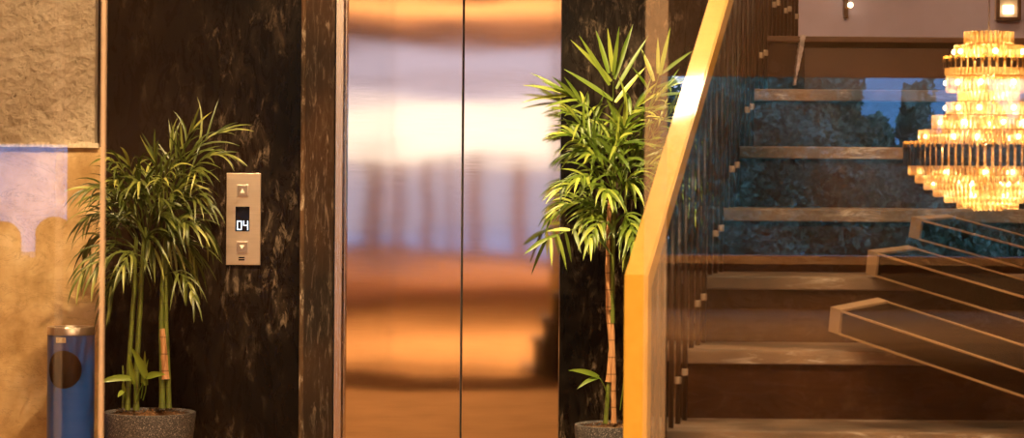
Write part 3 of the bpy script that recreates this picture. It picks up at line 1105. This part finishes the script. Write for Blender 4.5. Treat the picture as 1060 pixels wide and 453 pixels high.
# ------------------------------------------------------------------ reflected boxes, built as see-through solids over the steps
def add_reflected_box(label, l3, l2, l1, end3, dl, dr, depth, L, hgt):
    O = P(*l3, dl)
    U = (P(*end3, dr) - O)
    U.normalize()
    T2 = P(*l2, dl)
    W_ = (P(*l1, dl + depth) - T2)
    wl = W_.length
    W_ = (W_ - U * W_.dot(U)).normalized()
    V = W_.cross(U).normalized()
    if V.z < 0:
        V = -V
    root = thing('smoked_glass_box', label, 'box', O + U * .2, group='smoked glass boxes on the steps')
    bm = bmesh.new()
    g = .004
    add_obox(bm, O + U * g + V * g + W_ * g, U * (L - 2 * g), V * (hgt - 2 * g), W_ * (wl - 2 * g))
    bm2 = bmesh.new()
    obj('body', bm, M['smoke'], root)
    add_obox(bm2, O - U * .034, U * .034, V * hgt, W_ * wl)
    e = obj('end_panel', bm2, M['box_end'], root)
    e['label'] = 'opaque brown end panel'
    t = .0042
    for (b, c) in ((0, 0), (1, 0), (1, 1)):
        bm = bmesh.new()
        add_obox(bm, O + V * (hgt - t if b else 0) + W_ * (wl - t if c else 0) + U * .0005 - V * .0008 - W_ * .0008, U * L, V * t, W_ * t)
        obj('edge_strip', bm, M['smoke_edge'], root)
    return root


add_reflected_box('lowest of the three long smoked glass boxes slanting down the steps', (868, 346), (874, 321), (890, 304), (1045, 406), 6.25, 5.86, .16, .66, .062)
add_reflected_box('middle smoked glass box slanting down the steps, between the other two', (906, 286), (922, 269), (935, 258), (1060, 333), 6.53, 6.16, .14, .62, .062)
add_reflected_box('uppermost smoked glass box on the steps, just beneath the chandelier', (951, 248), (966, 234), (977, 226), (1060, 278), 6.69, 6.45, .14, .52, .055)

# ------------------------------------------------------------------ chandelier: a reflection, built small as a solid lamp over the stairs
D_C = 6.0
SCC = D_C / F
cc = P(1023, 130, D_C)
ch = thing('chandelier', 'large tiered crystal chandelier glowing amber with a dark bronze ring', 'chandelier', (cc.x, D_C, 0))
ch.location.z = CEIL
CX = cc.x


def cz(py):
    return P(1023, py, D_C).z


def tier(y0, y1, hw, name='crystal_tier', w=None):
    bm = bmesh.new()
    R = hw * SCC
    pitch = .0105
    n = max(10, int(2 * math.pi * R / pitch))
    for i in range(n):
        a = 2 * math.pi * (i + .5) / n
        cx, cy = CX + R * math.cos(a), D_C + R * math.sin(a)
        zt_, zb2 = cz(y0), cz(y1)
        rr = .0042
        pts = [Vector((cx, cy, zt_)), Vector((cx, cy, zb2 + .004)), Vector((cx, cy, zb2))]
        add_tube(bm, pts, [rr, rr, rr * .35], 6)
    return obj(name, bm, M['crystal'], ch, sharp=20)


def band(y0, y1, hw, mat, th=.006, name='ring_band'):
    bm = bmesh.new()
    R = hw * SCC
    add_lathe(bm, [(R, cz(y1)), (R, cz(y0)), (R - th, cz(y0)), (R - th, cz(y1))], 72, Vector((CX, D_C, 0)), closed=True)
    return obj(name, bm, mat, ch)


for (y0, y1, hw) in ((33, 46, 24), (47, 62, 34), (62, 79, 43), (80, 96, 42), (94, 107, 30), (106, 121, 42), (120, 137, 56), (135, 151, 70),
                     (168, 182, 80), (181, 190, 73), (189, 197, 64), (196, 204, 54), (203, 210, 43), (209, 216, 30), (211, 218, 14)):
    tier(y0, y1, hw)
for (y0, y1, hw) in ((61, 71, 45), (150, 172, 85)):
    bm = bmesh.new()
    R = hw * SCC
    n = int(hw * .85)
    for i in range(n):
        a = 2 * math.pi * i / n
        rad, tan_ = Vector((math.cos(a), math.sin(a), 0)), Vector((-math.sin(a), math.cos(a), 0))
        w_ = math.pi * R / n * 1.25
        add_obox(bm, Vector((CX, D_C, cz(y1))) + rad * R - tan_ * w_ / 2, tan_ * w_, Vector((0, 0, cz(y0) - cz(y1))), rad * .004)
    obj('ring_band', bm, M['bronze_band'], ch)
    tier(y0 + 1, y1 + 1, hw - 7)
for (y, hw) in ((60, 45), (148.5, 85)):
    bm = bmesh.new()
    n = int(hw * .62)
    for i in range(n):
        a = 2 * math.pi * i / n
        c = Vector((CX + hw * SCC * math.cos(a), D_C + hw * SCC * math.sin(a), cz(y + 2)))
        add_lathe(bm, [(0, .010), (.004, .007), (.0055, 0), (.0055, -.006), (0, -.006)], 8, c)
    obj('gold_finial', bm, M['gold_cap'], ch)
for (y, hw) in ((46, 24), (79, 42), (106, 42), (120, 56), (135, 70), (174, 80)):
    bm = bmesh.new()
    R = hw * SCC - .005
    add_lathe(bm, [(R, cz(y) + .002), (R, cz(y) - .002), (R - .006, cz(y) - .002), (R - .006, cz(y) + .002)], 48, Vector((CX, D_C, 0)), closed=True)
    obj('frame_ring', bm, M['gold_cap'], ch)
rnd = random.Random(9)
for (y, hw, n) in ((54, 30, 7), (86, 38, 9), (112, 38, 9), (127, 50, 11), (142, 64, 13), (178, 72, 13), (190, 58, 11), (202, 38, 8)):
    for i in range(n):
        a = 2 * math.pi * (i + rnd.random() * .5) / n
        R = (hw + 5.5) * SCC
        c = Vector((CX + R * math.cos(a), D_C + R * math.sin(a), cz(y)))
        bm = bmesh.new()
        bmesh.ops.create_icosphere(bm, subdivisions=1, radius=.0062, matrix=Matrix.Translation(c))
        obj('bulb', bm, M['bulb'], ch)
bm = bmesh.new()
add_tube(bm, [Vector((CX, D_C, cz(205))), Vector((CX, D_C, CEIL - .02))], .0014, 8)
obj('suspension_rod', bm, M['rod'], ch)
bm = bmesh.new()
add_lathe(bm, [(0, CEIL), (.06, CEIL), (.058, CEIL - .02), (.02, CEIL - .035), (0, CEIL - .035)], 32, Vector((CX, D_C, 0)))
obj('ceiling_rose', bm, M['gold_cap'], ch)

# ------------------------------------------------------------------ lamp reflections, built as solid wall lights on the landing wall
c = P(1042, 9, 9.0)
s = 9.0 / F
wl = thing('wall_light', 'square framed glowing wall light on the lilac wall above the chandelier', 'wall light', (c.x, 9.0, c.z))
obj('back_plate', boxes((c.x - 12.5 * s, c.x + 12.5 * s, 8.975, 9.0, c.z - 12.5 * s, c.z + 16 * s), bev=.003), M['lamp_shade'], wl)
bm = bmesh.new()
o_, i_ = 12.5 * s, 9.5 * s
for (a, b, c0, d0) in ((-o_, -i_, -o_, 16 * s), (i_, o_, -o_, 16 * s), (-i_, i_, -o_, -i_), (-i_, i_, 13 * s, 16 * s)):
    add_box(bm, c.x + a, c.x + b, 8.955, 8.976, c.z + c0, c.z + d0)
obj('frame', bm, M['brown_panel'], wl)
obj('diffuser', boxes((c.x - 5.5 * s, c.x + 5.5 * s, 8.962, 8.975, c.z - 6 * s, c.z + 3 * s), bev=.003), M['lamp_glow'], wl)

c = P(876, 9, 9.0)
wl2 = thing('wall_light', 'small slim wall lamp with a tiny bright bulb on the lilac wall', 'wall light', (c.x, 9.0, c.z))
obj('back_plate', boxes((c.x - 3 * s, c.x + 1.5 * s, 8.985, 9.0, c.z - 10 * s, c.z + 12 * s), bev=.002), M['brown_panel'], wl2)
bm = bmesh.new()
add_tube(bm, [Vector((c.x - 1 * s, 8.99, c.z)), Vector((c.x + 1 * s, 8.96, c.z)), Vector((c.x + 2.0 * s, 8.955, c.z + .004))], .004, 8)
obj('arm', bm, M['gold_cap'], wl2)
bm = bmesh.new()
bmesh.ops.create_icosphere(bm, subdivisions=2, radius=.0105, matrix=Matrix.Translation(Vector((c.x + 2.5 * s, 8.955, c.z + .010))))
obj('bulb', bm, M['lamp_glow'], wl2)


# ------------------------------------------------------------------ lights
def area(name, loc, rot, size, power, colr, size_y=None):
    l = bpy.data.lights.new(name, 'AREA')
    l.energy = power
    l.color = colr
    l.size = size
    if size_y:
        l.shape = 'RECTANGLE'
        l.size_y = size_y
    o = bpy.data.objects.new(name, l)
    COL.objects.link(o)
    o.location = loc
    o.rotation_euler = rot
    return o


WARM = (1, .66, .33)
area('lobby_ceiling_lamp', (-1.0, 9.2, CEIL - .03), (math.radians(12), 0, 0), .5, 65, WARM, .5)
area('entrance_ceiling_lamp', (.36, 7.5, CEIL - .03), (0, 0, 0), .14, 9, WARM, .14)
area('hall_ceiling_lamp', (0, 3.0, CEIL - .03), (0, 0, 0), 3, 270, WARM, 1.2)
area('hall_rear_lamp', (1.8, -11.2, CEIL - .03), (math.radians(-38), 0, 0), 5, 400, (1, .64, .33), 1.5)
area('cove_lamp', (-1.2, -10, 2.95), (math.pi, 0, 0), 5, 130, (1, .58, .24), 1.5)  # unseen up-facing fill added to brighten the hall ceiling
area('stair_ceiling_lamp', (1.6, 6.9, CEIL - .03), (0, 0, 0), .6, 16, WARM, .6)


def spot(name, loc, target, power, colr, ang, rad=.04, blend=.6):
    l = bpy.data.lights.new(name, 'SPOT')
    l.energy = power
    l.color = colr
    l.spot_size = math.radians(ang)
    l.spot_blend = blend
    l.shadow_soft_size = rad
    o = bpy.data.objects.new(name, l)
    COL.objects.link(o)
    o.location = loc
    o.rotation_euler = (Vector(target) - Vector(loc)).to_track_quat('-Z', 'Y').to_euler()
    return o


spot('palm_downlight', (-.9, 8.9, CEIL - .03), (-1.5, 10.55, 1.0), 380, (1, .70, .36), 34)  # unseen spots added to brighten the two palms
spot('palm_downlight', (-.1, 8.7, CEIL - .03), (.42, 10.5, 1.4), 720, (1, .74, .38), 36)
spot('handrail_spot', (1.0, 7.9, CEIL - .05), (.36, 5.95, 1.3), 30, (1, .72, .38), 22)  # unseen spot added for a highlight on the brass rail
spot('wall_downlight', (-2.3, 9.3, CEIL - .03), (-2.1, 11, 1.2), 66, (1, .68, .36), 60)


def point(name, loc, power, colr, rad):
    l = bpy.data.lights.new(name, 'POINT')
    l.energy = power
    l.color = colr
    l.shadow_soft_size = rad
    o = bpy.data.objects.new(name, l)
    COL.objects.link(o)
    o.location = loc
    return o


for (y, w) in ((54, 1.0), (88, 1.6), (128, 2.6), (190, 2.6)):
    point('chandelier_lamp', (CX, D_C, cz(y)), w, (1, .68, .32), .02)

w = bpy.data.worlds.new('dusk_sky')
scene.world = w
w.use_nodes = True
nt = w.node_tree
bg = nt.nodes['Background']
tc = N(nt, 'ShaderNodeTexCoord')
sx = N(nt, 'ShaderNodeSeparateXYZ')
nt.links.new(tc.outputs['Generated'], sx.inputs[0])
rc = ramp(nt, sx.outputs['Z'], [(0, (.50, .62, .92)), (.4, (.26, .42, .90)), (1, (.14, .27, .8))])
nt.links.new(rc, bg.inputs[0])
bg.inputs[1].default_value = 5.0

# ------------------------------------------------------------------ camera
cd = bpy.data.cameras.new('camera')
cd.sensor_fit = 'HORIZONTAL'
cd.sensor_width = 36
cd.lens = F / 1060 * 36
cd.shift_y = -(453 / 2 - HY) / 1060
cd.clip_start = .05
cd.clip_end = 200
cd.dof.use_dof = True
cd.dof.focus_distance = 10.6
cd.dof.aperture_fstop = 9
cam = bpy.data.objects.new('camera', cd)
COL.objects.link(cam)
cam.matrix_world = Matrix.Translation((0, 0, EYE)) @ Matrix.Rotation(math.pi / 2, 4, 'X') @ Matrix.Rotation(ROLL, 4, 'Z')
scene.camera = cam

vs = scene.view_settings
vs.view_transform = 'Standard'
vs.look = 'None'
vs.gamma = 1
vs.use_curve_mapping = False
vs.exposure = 0.4
cy = scene.cycles
cy.use_denoising = True
cy.max_bounces = 8
cy.transparent_max_bounces = 24
cy.caustics_reflective = False
cy.caustics_refractive = False
cy.sample_clamp_indirect = 6
cy.blur_glossy = .1
